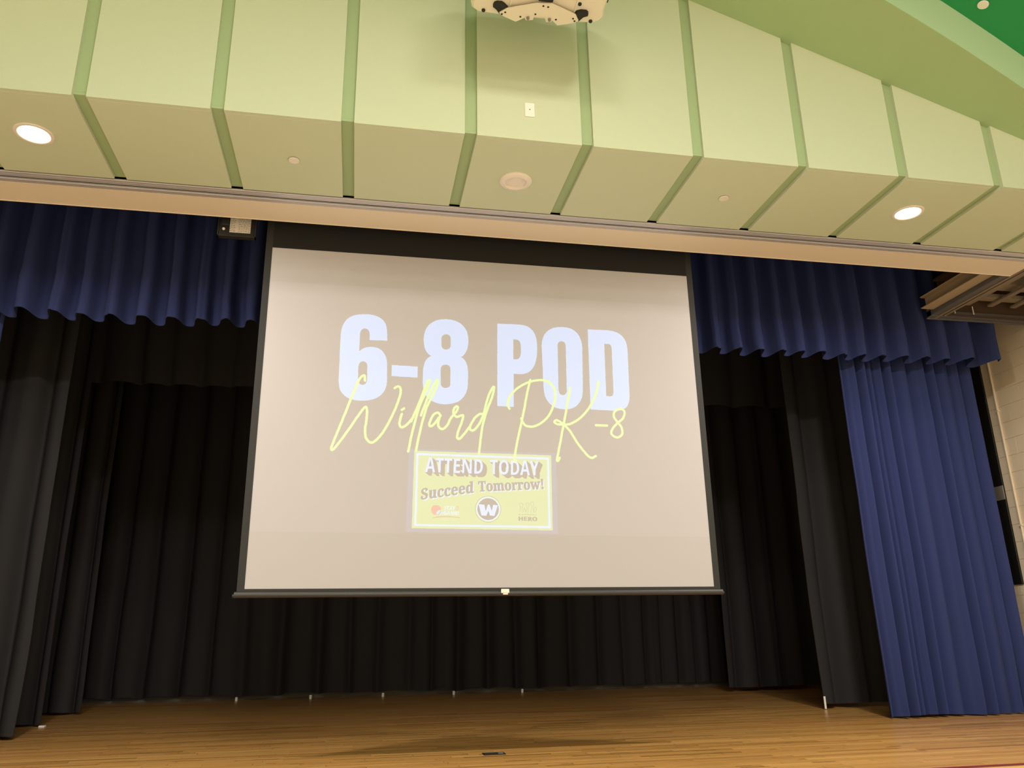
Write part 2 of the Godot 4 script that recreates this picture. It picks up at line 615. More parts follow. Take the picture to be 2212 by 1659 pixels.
func build_shell():
	# floors
	struct("floor", box(Vector3(LEFT - 0.2, -0.15, -5.05), Vector3(SIDE + 0.2, 0.0, 10.2)), M.hall_floor, "tan hall floor in front of the stage")
	var st := SurfaceTool.new()
	st.begin(Mesh.PRIMITIVE_TRIANGLES)
	var far := -13.65
	var near := -5.05
	for p in [[LEFT, far], [SIDE, far], [SIDE, near], [LEFT, far], [SIDE, near], [LEFT, near]]:
		st.set_normal(Vector3.UP)
		st.set_uv(Vector2((p[0] - LEFT) / (SIDE - LEFT), (p[1] - far) / (near - far)))
		st.add_vertex(Vector3(p[0], STAGE, p[1]))
	var fl := struct("stage_floor", st.commit(), M.wood, "varnished strip wood stage floor")
	put("floor_slab", box(Vector3(LEFT, STAGE - 0.12, far), Vector3(SIDE, STAGE - 0.002, near + 0.001)), M.oak, fl)
	var wf := struct("wall_front_stage", box(Vector3(LEFT, 0, -5.12), Vector3(SIDE, STAGE - 0.12, -5.06)), M.oak, "pale oak boarding under the stage edge")
	var bx := LEFT
	while bx < SIDE - 0.05:
		put("board", box(Vector3(bx, 0.09, -5.06), Vector3(minf(bx + 0.595, SIDE), STAGE - 0.125, -5.044), 0.003), M.oak, wf)
		bx += 0.6
	struct("trim_1", box(Vector3(LEFT, STAGE - 0.007, -5.062), Vector3(SIDE, STAGE + 0.003, -5.042), 0.002), M.crimson, "crimson nosing strip along the stage edge")
	# green fascia with its panels, slanted at the top under the roof
	var top := PackedVector2Array()
	var n := 40
	for i in n + 1:
		var x := lerpf(LEFT, SIDE, float(i) / n)
		top.append(Vector2(x, roof(x) + 0.4))
	top.append(Vector2(SIDE, SOFFIT + 0.05))
	top.append(Vector2(LEFT, SOFFIT + 0.05))
	var wall := struct("wall_front", prism(top, -5.0, FASCIA - 0.03, 2), M.groove, "green fascia wall above the stage, behind pale panels")
	var soffit := struct("soffit_ceiling", box(Vector3(LEFT, SOFFIT + 0.03, -5.835), Vector3(SIDE, SOFFIT + 0.15, FASCIA - 0.031)), M.groove, "green soffit under the fascia, behind pale panels")
	for k in range(-7, 8):
		var x0 := AXIS + (k - 0.5) * 0.855 + 0.044
		var x1 := x0 + 0.855 - 0.088
		x0 = maxf(x0, LEFT)
		x1 = minf(x1, SIDE)
		if x1 - x0 < 0.1: continue
		var o := PackedVector2Array([Vector2(x0, SOFFIT + 0.001), Vector2(x1, SOFFIT + 0.001), Vector2(x1, roof(x1))])
		if x0 < AXIS and x1 > AXIS: o.append(Vector2(AXIS, roof(AXIS)))
		o.append(Vector2(x0, roof(x0)))
		if roof(x0) > SOFFIT + 0.1 or roof(x1) > SOFFIT + 0.1:
			put("panel", prism(o, FASCIA - 0.03, FASCIA, 2), M.panel, wall)
		put("panel", box(Vector3(x0, SOFFIT, -5.815), Vector3(x1, SOFFIT + 0.03, FASCIA - 0.031), 0.002), M.panel, soffit)
	# sloping bulkhead: olive underside with an upright edge whose brighter light is put into its colour, then the dark green hall ceiling
	var under := start()
	var face := start()
	var roofing := start()
	for i in 80:
		var a := lerpf(LEFT, SIDE, i / 80.0)
		var b := lerpf(LEFT, SIDE, (i + 1) / 80.0)
		var pa := Vector3(a, roof(a), edge(a))
		var pb := Vector3(b, roof(b), edge(b))
		quad(under, Vector3(a, roof(a), -4.9), Vector3(b, roof(b), -4.9), pb, pa, Vector3.DOWN)
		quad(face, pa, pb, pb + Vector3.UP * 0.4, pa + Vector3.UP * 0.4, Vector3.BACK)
		var up := Vector3.UP * 0.36
		quad(roofing, pa + up, pb + up, Vector3(b, roof(b) + 0.36, 10.1), Vector3(a, roof(a) + 0.36, 10.1), Vector3.DOWN)
		quad(roofing, pa + up * 1.5, pb + up * 1.5, Vector3(b, roof(b) + 0.54, 10.1), Vector3(a, roof(a) + 0.54, 10.1), Vector3.UP)
	var bulk := struct("bulkhead_ceiling", done(under), M.bulkhead, "sloping olive green soffit strip in front of the fascia top")
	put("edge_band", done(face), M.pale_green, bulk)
	struct("ceiling", done(roofing), M.roof, "dark green sloping hall ceiling")
	# right wall of beige blocks, hall and stage
	var right := struct("wall_right", box(Vector3(SIDE + 0.006, 0, -13.7), Vector3(SIDE + 0.2, 7.6, 10.2)), M.mortar, "beige painted block wall beside the stage")
	var unit := box(Vector3(0, 0.0015, 0.0015), Vector3(0.02, 0.2017, 0.4045), 0.001)
	for c in 21:
		for k in 12:
			put("block", unit, M.block if (c * 7 + k * 5) % 3 else M.block_b, right, Vector3(SIDE, STAGE + c * 0.2032, -10.1 + k * 0.406 + (0.203 if c % 2 else 0.0)))
	struct("wall_left", box(Vector3(LEFT - 0.2, 0, -13.7), Vector3(LEFT, 7.6, 10.2)), M.block, "beige block wall on the far side of the hall")
	struct("wall_rear", box(Vector3(LEFT, 0, 10.1), Vector3(SIDE, 7.7, 10.3)), M.block, "beige rear wall of the hall")
	struct("wall_back", box(Vector3(LEFT, STAGE, -13.65), Vector3(SIDE, 6.9, -13.45)), M.black_wall, "black back wall of the stage")
	struct("stage_ceiling", box(Vector3(LEFT, 6.8, -13.65), Vector3(SIDE, 6.95, -5.0)), M.black_wall, "black ceiling over the stage")
	struct("baseboard_back", box(Vector3(LEFT, STAGE, -13.45), Vector3(SIDE, STAGE + 0.11, -13.42), 0.003), M.grey_base, "grey baseboard showing under the back drape")
	# beige header soffit behind the track, its back wall, and the track itself
	var head := struct("header_ceiling", box(Vector3(LEFT, SOFFIT, -6.28), Vector3(6.36, SOFFIT + 0.13, -5.99)), M.beige, "beige header soffit over the stage opening")
	put("edge_bead", box(Vector3(LEFT, SOFFIT - 0.004, -6.292), Vector3(6.36, SOFFIT + 0.1, -6.28), 0.003), M.beige, head)
	struct("wall_header", box(Vector3(LEFT, SOFFIT + 0.13, -6.2), Vector3(SIDE, 6.8, -6.05)), M.black_wall, "black wall above the header soffit")
	var track := struct("trim_2", box(Vector3(LEFT, SOFFIT + 0.012, -5.99), Vector3(SIDE, SOFFIT + 0.1, -5.836)), M.dark_gap, "aluminium partition track along the soffit")
	for s in [[-5.868, -5.836, 0.0], [-5.91, -5.872, 0.004], [-5.953, -5.93, -0.004], [-5.99, -5.957, 0.002]]:
		put("rail", box(Vector3(LEFT, SOFFIT + s[2], s[0]), Vector3(SIDE, SOFFIT + s[2] + 0.04, s[1]), 0.003), M.aluminium, track)

func build_frame():
	# steel frame in the gap between header end and side wall
	var o := base("ceiling_frame", Vector3(6.36, SOFFIT, -7.37), "grey steel frame with tan slats overhead beside the block wall", "frame")
	var r := func(n: String, lo: Vector3, hi: Vector3, m: Material, ch := 0.003): put(n, box(lo - o.position, hi - o.position, ch), m, o)
	r.call("rail", Vector3(6.275, SOFFIT + 0.005, -7.42), Vector3(6.355, SOFFIT + 0.10, -6.29), M.grey_steel)
	r.call("flange", Vector3(6.362, SOFFIT - 0.003, -7.42), Vector3(6.392, SOFFIT + 0.012, -5.995), M.frame_paint)
	r.call("web", Vector3(6.392, SOFFIT + 0.03, -7.42), Vector3(6.42, SOFFIT + 0.1, -5.995), M.grey_steel)
	r.call("flange", Vector3(6.42, SOFFIT - 0.001, -7.34), Vector3(6.45, SOFFIT + 0.012, -5.995), M.frame_paint)
	r.call("rail", Vector3(6.275, SOFFIT + 0.0, -7.42), Vector3(SIDE, SOFFIT + 0.07, -7.35), M.grey_steel)
	r.call("flange", Vector3(6.275, SOFFIT - 0.01, -7.445), Vector3(SIDE, SOFFIT + 0.004, -7.42), M.grey_steel)
	r.call("flange", Vector3(6.45, SOFFIT + 0.0, -7.335), Vector3(SIDE, SOFFIT + 0.012, -7.31), M.brown_deck)
	r.call("joist", Vector3(6.47, SOFFIT + 0.16, -7.22), Vector3(SIDE, SOFFIT + 0.21, -7.12), M.frame_paint)
	r.call("joist", Vector3(6.47, SOFFIT + 0.20, -7.02), Vector3(SIDE, SOFFIT + 0.34, -6.86), M.frame_paint)
	r.call("joist", Vector3(6.47, SOFFIT + 0.16, -6.5), Vector3(SIDE, SOFFIT + 0.22, -6.42), M.frame_paint)
	for x in [6.68, 6.98, 7.28, 7.58]:
		r.call("slat", Vector3(x, SOFFIT + 0.13, -7.3), Vector3(x + 0.07, SOFFIT + 0.155, -6.0), M.frame_paint)
	r.call("deck", Vector3(6.42, SOFFIT + 0.45, -7.4), Vector3(SIDE, SOFFIT + 0.48, -6.0), M.brown_deck)
	r.call("deck", Vector3(6.46, SOFFIT + 0.07, -7.40), Vector3(SIDE, SOFFIT + 0.45, -7.37), M.brown_deck)
	for p in [[6.295, -7.32], [6.33, -7.27], [6.56, -7.32], [6.8, -7.32], [6.36, -6.42]]:
		put("hanger_hook", tube([Vector3(p[0], SOFFIT + 0.03, p[1]) - o.position, Vector3(p[0], SOFFIT + 0.13, p[1]) - o.position], 0.006, 8), M.trim_white, o)
	var b := base("steel_girder", Vector3(6.19, SOFFIT + 0.05, -7.3), "tan steel I-section girder ending above the blue valance", "girder")
	put("bottom_flange", box(Vector3(-0.078, 0.0, 0.0), Vector3(0.078, 0.012, 1.25), 0.003), M.tan_steel, b)
	put("web", box(Vector3(-0.006, 0.012, 0.0), Vector3(0.006, 0.13, 1.25)), M.tan_steel, b)
	put("top_flange", box(Vector3(-0.07, 0.13, 0.0), Vector3(0.07, 0.142, 1.25), 0.003), M.tan_steel, b)
	put("end_plate", box(Vector3(0.01, 0.012, 0.35), Vector3(0.07, 0.03, 0.43)), M.tan_steel, b)

func build_drapes():
	var v := put("stage_valance", drape(LEFT + 0.05, 7.17, 5.95, 4.515, -7.56, 0.255, 0.09, 0.0, 3, 0.16, 0.02, 0.0, 2.0), M.blue)
	tag(v, "navy blue pleated velvet valance across the top of the stage", "valance")
	var c := put("main_curtain", drape(5.34, 7.03, 5.6, STAGE + 0.015, -7.84, 0.14, 0.085, 0.2, 8, 0.6, 0.02, -0.35), M.blue)
	tag(c, "blue velvet main curtain gathered beside the block wall", "curtain", "main curtains")
	var d := put("main_curtain", drape(LEFT + 0.08, -3.38, 5.6, STAGE + 0.015, -7.84, 0.15, 0.07, 0.2, 18, 0.45, 0.02, 0.35), M.blue)
	tag(d, "blue velvet main curtain at the picture's left border, only a sliver showing", "curtain", "main curtains")
	var legs := [
		[5.30, 7.2, -9.05, 4, 0.42, "black leg drape directly behind the gathered blue curtain", 0.02],
		[5.55, 7.2, -12.0, 5, 0.36, "black leg drape deeper in, past the screen's lower corner on the blue curtain's side", 0.03],
		[-5.05, -3.08, -8.88, 6, 0.40, "charcoal black leg drape nearest the picture's left border", 0.0],
		[-5.05, -3.27, -10.1, 7, 0.34, "second black leg drape behind the charcoal one on the left", 0.0],
		[-5.05, -3.33, -11.6, 9, 0.34, "third and deepest black leg drape on the left", 0.0]]
	for l in legs:
		var o := put("leg_drape", drape(l[0], l[1], 6.1, STAGE + 0.03 + l[6], l[2], l[4], 0.07, 0.4, l[3], 0.35, 0.02), M.black_cloth)
		tag(o, l[5], "drape", "black leg drapes at the stage sides")
	var t := put("border_drape", drape(LEFT + 0.05, 7.15, 6.5, 4.74, -10.4, 0.5, 0.05, 0.3, 12, 0.3, 0.01), M.black_cloth)
	tag(t, "black border drape hung high across the middle of the stage", "drape")
	var b := put("back_drape", drape(LEFT + 0.05, 7.15, 6.3, STAGE + 0.075, -13.27, 0.42, 0.065, 0.4, 14, 0.4, 0.04), M.black_cloth)
	tag(b, "black back drape closing off the rear of the stage", "drape")

func build_screen():
	var cx := 1.056
	var o := base("projection_screen", Vector3(cx, 1.9, -6.42), "large pull-down projection screen showing the 6-8 POD slide", "screen")
	var w := 1.8749
	var lo := 1.963 - 1.9
	var hi := 4.794 - 1.9
	var st := SurfaceTool.new()
	st.begin(Mesh.PRIMITIVE_TRIANGLES)
	for p in [[-w, hi, 0, 0], [w, hi, 1, 0], [w, lo, 1, 1], [-w, hi, 0, 0], [w, lo, 1, 1], [-w, lo, 0, 1]]:
		st.set_normal(Vector3.BACK)
		st.set_uv(Vector2(p[2], p[3]))
		st.add_vertex(Vector3(p[0], p[1], 0.0))
	put("picture_area", st.commit(), M.slide, o)
	put("backing", box(Vector3(-w - 0.055, lo - 0.02, -0.006), Vector3(w + 0.055, 3.5, -0.002)), M.screen_black, o)
	put("border", boxes([
		[Vector3(-w - 0.055, lo - 0.02, -0.002), Vector3(-w, 3.5, 0.0015)], [Vector3(w, lo - 0.02, -0.002), Vector3(w + 0.055, 3.5, 0.0015)],
		[Vector3(-w, lo - 0.02, -0.002), Vector3(w, lo, 0.0015)]]), M.screen_black, o)
	put("top_drop", box(Vector3(-w, hi, -0.002), Vector3(w, 3.5, 0.0015)), M.shaded_drop, o)
	put("bottom_bar", tube([Vector3(-w - 0.07, 0.02, 0), Vector3(w + 0.07, 0.02, 0)], 0.022, 20), M.bar_grey, o)
	for s in [-1, 1]: put("end_cap", tube([Vector3(s * (w + 0.07), 0.012, 0), Vector3(s * (w + 0.082), 0.012, 0)], 0.014, 14), M.screen_black, o)
	var tab := put("pull_tab", boxes([[Vector3(0.07, 0.02, 0.018), Vector3(0.135, 0.052, 0.028)]], 0.003), M.trim_white, o)
	put("loop", box(Vector3(0.085, 0.008, 0.018), Vector3(0.125, 0.021, 0.026), 0.003), M.trim_white, tab)
	put("case", box(Vector3(-w - 0.45, 3.42, -0.1), Vector3(w + 0.15, 3.62, 0.09), 0.01), M.screen_black, o)
	for x in [-1.6, 0.0, 1.6]: put("bracket", box(Vector3(x - 0.05, 3.45, 0.08), Vector3(x + 0.05, 3.6, 0.222)), M.screen_black, o)

	var j := base("control_box", Vector3(-1.12, 4.868, -6.42), "small black control box with a white paper label, beside the screen top", "box")
	put("body", box(Vector3(-0.15, 0, -0.04), Vector3(0.15, 0.45, 0.02), 0.006), M.box_black, j)
	put("rim", boxes([[Vector3(-0.156, -0.006, -0.03), Vector3(-0.148, 0.45, 0.022)], [Vector3(0.148, -0.006, -0.03), Vector3(0.156, 0.45, 0.022)], [Vector3(-0.156, -0.006, -0.03), Vector3(0.156, 0.002, 0.022)]]), M.box_rim, j)
	put("paper_label", box(Vector3(-0.058, 0.03, 0.02), Vector3(0.112, 0.21, 0.0225)), M.label_paper, j)
	put("switch_plate", boxes([[Vector3(-0.125, 0.095, 0.02), Vector3(-0.065, 0.15, 0.026)]], 0.003), M.box_rim, j)
	put("button", lathe([Vector2(0.0, 0.008), Vector2(0.01, 0.008), Vector2(0.012, 0.004), Vector2(0.012, 0.0)], 16), M.trim_white, j, Vector3(-0.106, 0.058, 0.02)).rotation.x = PI / 2

func build_projector():
	var at := Vector3(1.08, 5.729, -4.1)
	var o := base("projector", Vector3(at.x, at.y - EYE, at.z) * 0.98 + Vector3.UP * EYE, "white ceiling-hung projector with mounting plate in front of the green fascia", "projector")
	o.scale = Vector3.ONE * 0.98
	var far := PackedVector2Array(BODY)
	far.append_array(PackedVector2Array([Vector2(1.52, -3.85), Vector2(1.49, -3.81), Vector2(0.66, -3.81), Vector2(0.62, -3.85)]))
	var mid := Vector2(1.08, -4.13)
	var rings := []
	for k in [[0.965, 0.0], [1.0, 0.02], [1.02, 0.12], [1.02, 0.3], [0.99, 0.4], [0.92, 0.44]]:  # upper body, out of view, made taller to fill out its shadow
		var ring := []
		for p in far:
			var q: Vector2 = mid + (p - mid) * k[0]
			ring.append(Vector3(q.x, at.y + k[1], q.y) - at)
		rings.append(ring)
	var st := start()
	for i in rings.size() - 1:
		for k in far.size():
			var k2 := (k + 1) % far.size()
			var a: Vector3 = rings[i][k]
			quad(st, a, rings[i][k2], rings[i + 1][k2], rings[i + 1][k], a - Vector3(mid.x, a.y + at.y, mid.y) + at)
	var idx := Geometry2D.triangulate_polygon(far)
	for i in range(0, idx.size(), 3):
		tri(st, rings[0][idx[i]], rings[0][idx[i + 1]], rings[0][idx[i + 2]], Vector3.DOWN)
		tri(st, rings[-1][idx[i]], rings[-1][idx[i + 1]], rings[-1][idx[i + 2]], Vector3.UP)
	put("body", done(st), M.projector, o)
	var shift := func(list: Array) -> PackedVector2Array:
		var r := PackedVector2Array()
		for p in list: r.append(p - Vector2(at.x, at.z))
		return r
	var plate := put("mounting_plate", prism(shift.call(PLATE), -0.032, -0.024, 1), M.projector, o)
	for p in HOLES:
		put("screw_hole", lathe([Vector2(0.0, -0.0345), Vector2(0.007, -0.0345), Vector2(0.007, -0.03)], 12), M.rubber, plate, Vector3(p.x - at.x, 0, p.y - at.z))
	for p in BOLTS:
		put("bolt", lathe([Vector2(0.0, -0.05), Vector2(0.008, -0.05), Vector2(0.011, -0.044), Vector2(0.011, -0.03)], 12), M.bracket_grey, plate, Vector3(p.x - at.x, 0, p.y - at.z))
	for p in [PETAL_A, PETAL_B]:
		put("mount_arm", prism(shift.call(p), -0.026, 0.01, 1), M.rubber, o)
	for p in FEET:
		put("foot", lathe([Vector2(0.0, -0.012), Vector2(0.011, -0.012), Vector2(0.013, -0.008), Vector2(0.013, 0.01)], 16), M.rubber, o, Vector3(p.x - at.x, 0, p.y - at.z))
	put("lens_shroud", box(Vector3(1.055 - at.x, -0.02, -4.275 - at.z), Vector3(1.155 - at.x, 0.01, -4.0 - at.z), 0.004), M.rubber, o)
	for x in [-0.21, 0.24]:
		put("underside_rib", box(Vector3(x, -0.008, -0.3), Vector3(x + 0.012, 0.004, 0.2), 0.002), M.projector, o)
	for k in 7:
		for s in [-1.0, 1.0]:
			put("vent_slot", box(Vector3(s * 0.468 - 0.01, 0.07, -0.2 + k * 0.05), Vector3(s * 0.468 + 0.01, 0.16, -0.18 + k * 0.05)), M.rubber, o)
	put("mount_cage", box(Vector3(-0.2, 0.435, -0.2), Vector3(0.2, 0.5, 0.2), 0.01), M.projector, o)  # unseen bracket, left from a block added to deepen the shadow
	put("pole", tube([Vector3(0.0, 0.49, 0.0), Vector3(0.0, (roof(o.position.x) + 0.37 - o.position.y) / 0.98, 0.0)], 0.028, 16), M.projector, o)

func build_details():
	downlight(-2.329, -5.30, "lit recessed downlight in the green soffit on the left side")
	downlight(4.488, -5.31, "lit recessed downlight in the green soffit on the right side")
	var s := base("ceiling_speaker", Vector3(1.094, SOFFIT, -5.354), "unlit white round fitting in the middle of the green soffit", "speaker")
	put("trim_ring", lathe([Vector2(0.079, 0.0), Vector2(0.084, -0.02), Vector2(0.09, -0.023), Vector2(0.118, -0.016), Vector2(0.127, -0.008), Vector2(0.127, 0.003)]), M.trim_white, s)
	put("cone", lathe([Vector2(0.0, -0.009), Vector2(0.05, -0.008), Vector2(0.056, -0.003), Vector2(0.08, -0.002)]), M.trim_white, s)
	sprinkler(Vector3(-0.58, SOFFIT, -5.333), "flat sprinkler cover in the soffit between the unlit round fitting and the left downlight")
	sprinkler(Vector3(2.817, SOFFIT, -5.328), "flat sprinkler cover in the soffit between the unlit round fitting and the right downlight")
	sprinkler(Vector3(4.47, roof(4.47) + 0.358, -4.13), "flat sprinkler cover on the dark green hall ceiling", -atan(SLOPE))
	var p := base("wall_plate", Vector3(1.096, 5.233, FASCIA), "white wall plate with a small dark hole on the middle fascia panel", "wall plate")
	put("plate", box(Vector3(-0.0365, -0.0585, 0), Vector3(0.0365, 0.0585, 0.008), 0.004), M.plate_white, p)
	put("socket_hole", lathe([Vector2(0.0, 0.01), Vector2(0.004, 0.01), Vector2(0.004, 0.006)], 12), M.rubber, p).rotation.x = PI / 2
	for y in [-0.042, 0.03]:
		put("screw", lathe([Vector2(0.0, 0.0095), Vector2(0.003, 0.009), Vector2(0.0035, 0.007)], 10), M.plate_white, p, Vector3(0, y, 0)).rotation.x = PI / 2
	# on the block wall
	var c := base("wall_conduit", Vector3(SIDE - 0.014, STAGE, -8.23), "thin beige conduit running up the block wall", "conduit")
	put("pipe", tube([Vector3.ZERO, Vector3(0, 5.2, 0)], 0.014, 12), M.block, c)
	for y in [0.6, 2.0, 3.4]:
		put("clip", box(Vector3(-0.018, y, -0.022), Vector3(0.014, y + 0.02, 0.022), 0.003), M.block, c)
	var b := base("wall_board", Vector3(SIDE, 2.082, -8.375), "tall black board on the block wall behind the blue curtain edge", "board")
	put("panel", box(Vector3(-0.025, 0.0, -0.7), Vector3(0.0, 3.1, 0.0), 0.004), M.box_black, b)
	put("bracket", box(Vector3(-0.035, 1.0, -0.7), Vector3(-0.02, 1.17, 0.004), 0.004), M.bracket_grey, b)
	# floor items
	var f := base("floor_box", Vector3(1.085, STAGE, -6.56), "small black floor box cover let into the stage front", "floor box")
	put("cover", box(Vector3(-0.085, 0.0, -0.055), Vector3(0.085, 0.006, 0.055), 0.002), M.box_black, f)
	put("latch", box(Vector3(0.03, 0.006, 0.0), Vector3(0.07, 0.009, 0.03), 0.001), M.bracket_grey, f)
	put("lid", box(Vector3(-0.075, 0.006, -0.03), Vector3(0.02, 0.008, 0.03), 0.001), M.rubber, f)
	var names := ["first", "second", "third", "fourth", "fifth"]
	var xs := [-1.66, -0.60, 0.47, 1.55, 2.63]
	for i in 5:
		var t := base("hem_glide", Vector3(xs[i], STAGE, -13.13), "tiny white glide under the back drape's hem, %s from the left" % names[i], "glide", "white glides along the back drape")
		put("pad", box(Vector3(-0.018, 0.0, -0.012), Vector3(0.018, 0.058, 0.012), 0.006), M.plate_white, t)
	var w := base("tape_tab", Vector3(5.315, STAGE + 0.005, -8.955), "narrow white tape tab on the black leg drape's hem next to the blue curtain", "tape")
	put("strip", box(Vector3(-0.012, 0.0, -0.004), Vector3(0.012, 0.135, 0.004), 0.002), M.plate_white, w)
	var w2 := base("tape_tab", Vector3(-3.235, STAGE, -10.02), "scrap of white tape on the floor at the foot of a left leg drape", "tape")
	put("strip", box(Vector3(-0.03, 0.0, -0.03), Vector3(0.03, 0.02, 0.03), 0.004), M.plate_white, w2)

# ---- traced outlines: projector underside (metres) and slide (texture pixels)
const PLATE := [Vector2(0.808, -4.409), Vector2(0.850, -4.365), Vector2(0.948, -4.324), Vector2(1.049, -4.283), Vector2(1.151, -4.270), Vector2(1.242, -4.305), Vector2(1.335, -4.340), Vector2(1.367, -4.389), Vector2(1.344, -4.415), Vector2(1.295, -4.436), Vector2(1.232, -4.460), Vector2(1.187, -4.420), Vector2(1.180, -4.437), Vector2(1.146, -4.440), Vector2(1.128, -4.399), Vector2(1.050, -4.407), Vector2(1.053, -4.437), Vector2(1.005, -4.449), Vector2(0.990, -4.428), Vector2(0.935, -4.474), Vector2(0.839, -4.436)]
const PETAL_A := [Vector2(0.758, -4.372), Vector2(0.764, -4.347), Vector2(0.783, -4.335), Vector2(0.814, -4.333), Vector2(0.837, -4.348), Vector2(0.862, -4.372), Vector2(0.849, -4.383), Vector2(0.811, -4.426), Vector2(0.784, -4.392)]
const PETAL_B := [Vector2(1.327, -4.349), Vector2(1.343, -4.328), Vector2(1.366, -4.316), Vector2(1.404, -4.314), Vector2(1.422, -4.327), Vector2(1.423, -4.345), Vector2(1.395, -4.362), Vector2(1.372, -4.406), Vector2(1.340, -4.357)]
const FEET := [Vector2(0.702, -4.435), Vector2(1.345, -4.268), Vector2(1.462, -4.411)]
const HOLES := [Vector2(0.848, -4.398), Vector2(0.828, -4.418), Vector2(0.959, -4.421), Vector2(1.057, -4.381), Vector2(1.095, -4.298), Vector2(1.129, -4.301), Vector2(1.209, -4.406), Vector2(1.325, -4.377), Vector2(1.341, -4.398)]
const BOLTS := [Vector2(1.012, -4.419), Vector2(1.163, -4.409)]
const BODY := [Vector2(0.611, -4.402), Vector2(0.621, -4.436), Vector2(0.639, -4.454), Vector2(0.661, -4.463), Vector2(0.720, -4.465), Vector2(0.827, -4.468), Vector2(1.365, -4.449), Vector2(1.451, -4.439), Vector2(1.503, -4.429), Vector2(1.535, -4.405), Vector2(1.546, -4.370), Vector2(1.533, -4.308)]

const GLYPHS := [[[543,435,541,390,538,368,532,350,522,335,509,324,493,316,475,311,454,308,431,309,407,312,386,318,369,327,355,339,345,355,337,373,333,393,331,417,332,638,335,660,340,680,350,696,362,708,378,718,397,724,419,728,444,728,468,725,490,719,508,710,522,699,534,684,542,668,547,649,548,629,546,549,544,531,540,515,533,501,525,490,516,481,504,474,492,470,478,469,468,469,458,470,449,472,441,475,434,479,428,483,422,488,418,493,418,416,418,407,419,400,421,394,423,389,426,386,429,383,434,381,438,380,444,381,448,382,452,385,455,388,458,393,460,399,461,406,462,413,462,436],[417,570,418,563,419,558,420,553,423,549,425,546,429,543,433,542,438,541,442,542,446,543,449,545,452,548,454,552,456,557,457,563,457,569,458,622,458,629,457,636,455,641,453,645,450,649,447,651,443,652,439,653,434,652,430,651,427,649,424,645,422,641,420,636,419,630,418,624]],
	[[567,552,686,554,686,608,567,606]],
	[[812,311,836,312,857,316,876,324,891,335,904,350,914,367,919,388,921,411,921,426,919,440,917,453,913,464,908,475,902,484,895,492,886,498,895,503,902,510,908,518,912,528,916,539,918,552,920,567,920,583,919,627,917,650,911,671,902,688,890,703,875,715,857,723,838,728,816,731,792,730,771,725,753,717,738,707,726,693,717,675,712,655,710,632,710,585,710,569,712,555,715,542,718,530,723,520,730,511,737,505,746,499,738,494,730,487,724,479,719,469,715,458,713,445,711,432,710,418,712,396,717,375,725,357,736,342,751,330,768,320,789,314,812,311],[794,413,794,407,795,402,797,398,800,395,803,392,807,390,811,389,815,388,820,388,824,389,827,391,831,393,833,396,835,400,837,405,837,410,837,440,837,445,836,450,834,454,831,458,828,460,824,462,820,463,816,464,812,464,808,463,804,461,801,459,798,456,796,452,795,448,794,442],[792,564,792,558,794,553,796,549,798,545,802,543,805,541,810,540,814,539,819,539,823,540,827,541,830,544,833,547,835,551,836,556,837,562,837,628,837,633,836,638,834,643,831,646,828,648,824,650,820,651,815,652,811,652,807,651,803,649,799,647,797,644,795,640,793,635,793,630]],
	[[1060,319,1170,318,1190,320,1208,325,1223,335,1235,348,1244,365,1250,386,1253,410,1253,439,1251,470,1246,496,1239,519,1229,537,1217,551,1203,561,1187,567,1169,569,1136,569,1134,731,1056,730],[1137,396,1150,396,1156,397,1161,399,1166,403,1169,408,1171,415,1172,423,1173,433,1173,444,1173,456,1172,466,1170,475,1168,482,1164,487,1161,492,1156,494,1150,496,1136,496]],
	[[1379,318,1403,319,1423,324,1440,333,1454,345,1464,360,1471,379,1476,400,1477,423,1471,626,1469,650,1465,671,1457,689,1446,705,1433,717,1418,726,1399,732,1379,734,1356,733,1335,728,1318,719,1304,707,1293,692,1284,673,1280,651,1278,626,1275,422,1277,399,1283,378,1291,361,1303,346,1318,334,1336,325,1356,320,1379,318],[1375,392,1379,393,1383,394,1386,396,1389,399,1391,403,1393,408,1394,413,1394,420,1391,637,1391,643,1389,649,1388,653,1385,657,1382,660,1379,662,1375,663,1370,664,1366,663,1362,662,1359,660,1356,657,1354,653,1353,648,1352,643,1351,637,1354,420,1354,413,1355,408,1357,404,1359,400,1362,397,1366,394,1370,393,1375,392]],
	[[1508,323,1611,322,1634,324,1654,330,1670,338,1684,349,1694,364,1701,381,1705,401,1706,423,1702,654,1700,673,1696,688,1690,702,1682,713,1670,721,1657,727,1641,731,1623,732,1504,730],[1589,394,1607,394,1612,394,1615,396,1618,397,1621,400,1622,403,1624,407,1624,411,1625,415,1622,638,1621,644,1620,648,1619,652,1617,655,1615,658,1612,659,1608,660,1604,661,1585,660]]]
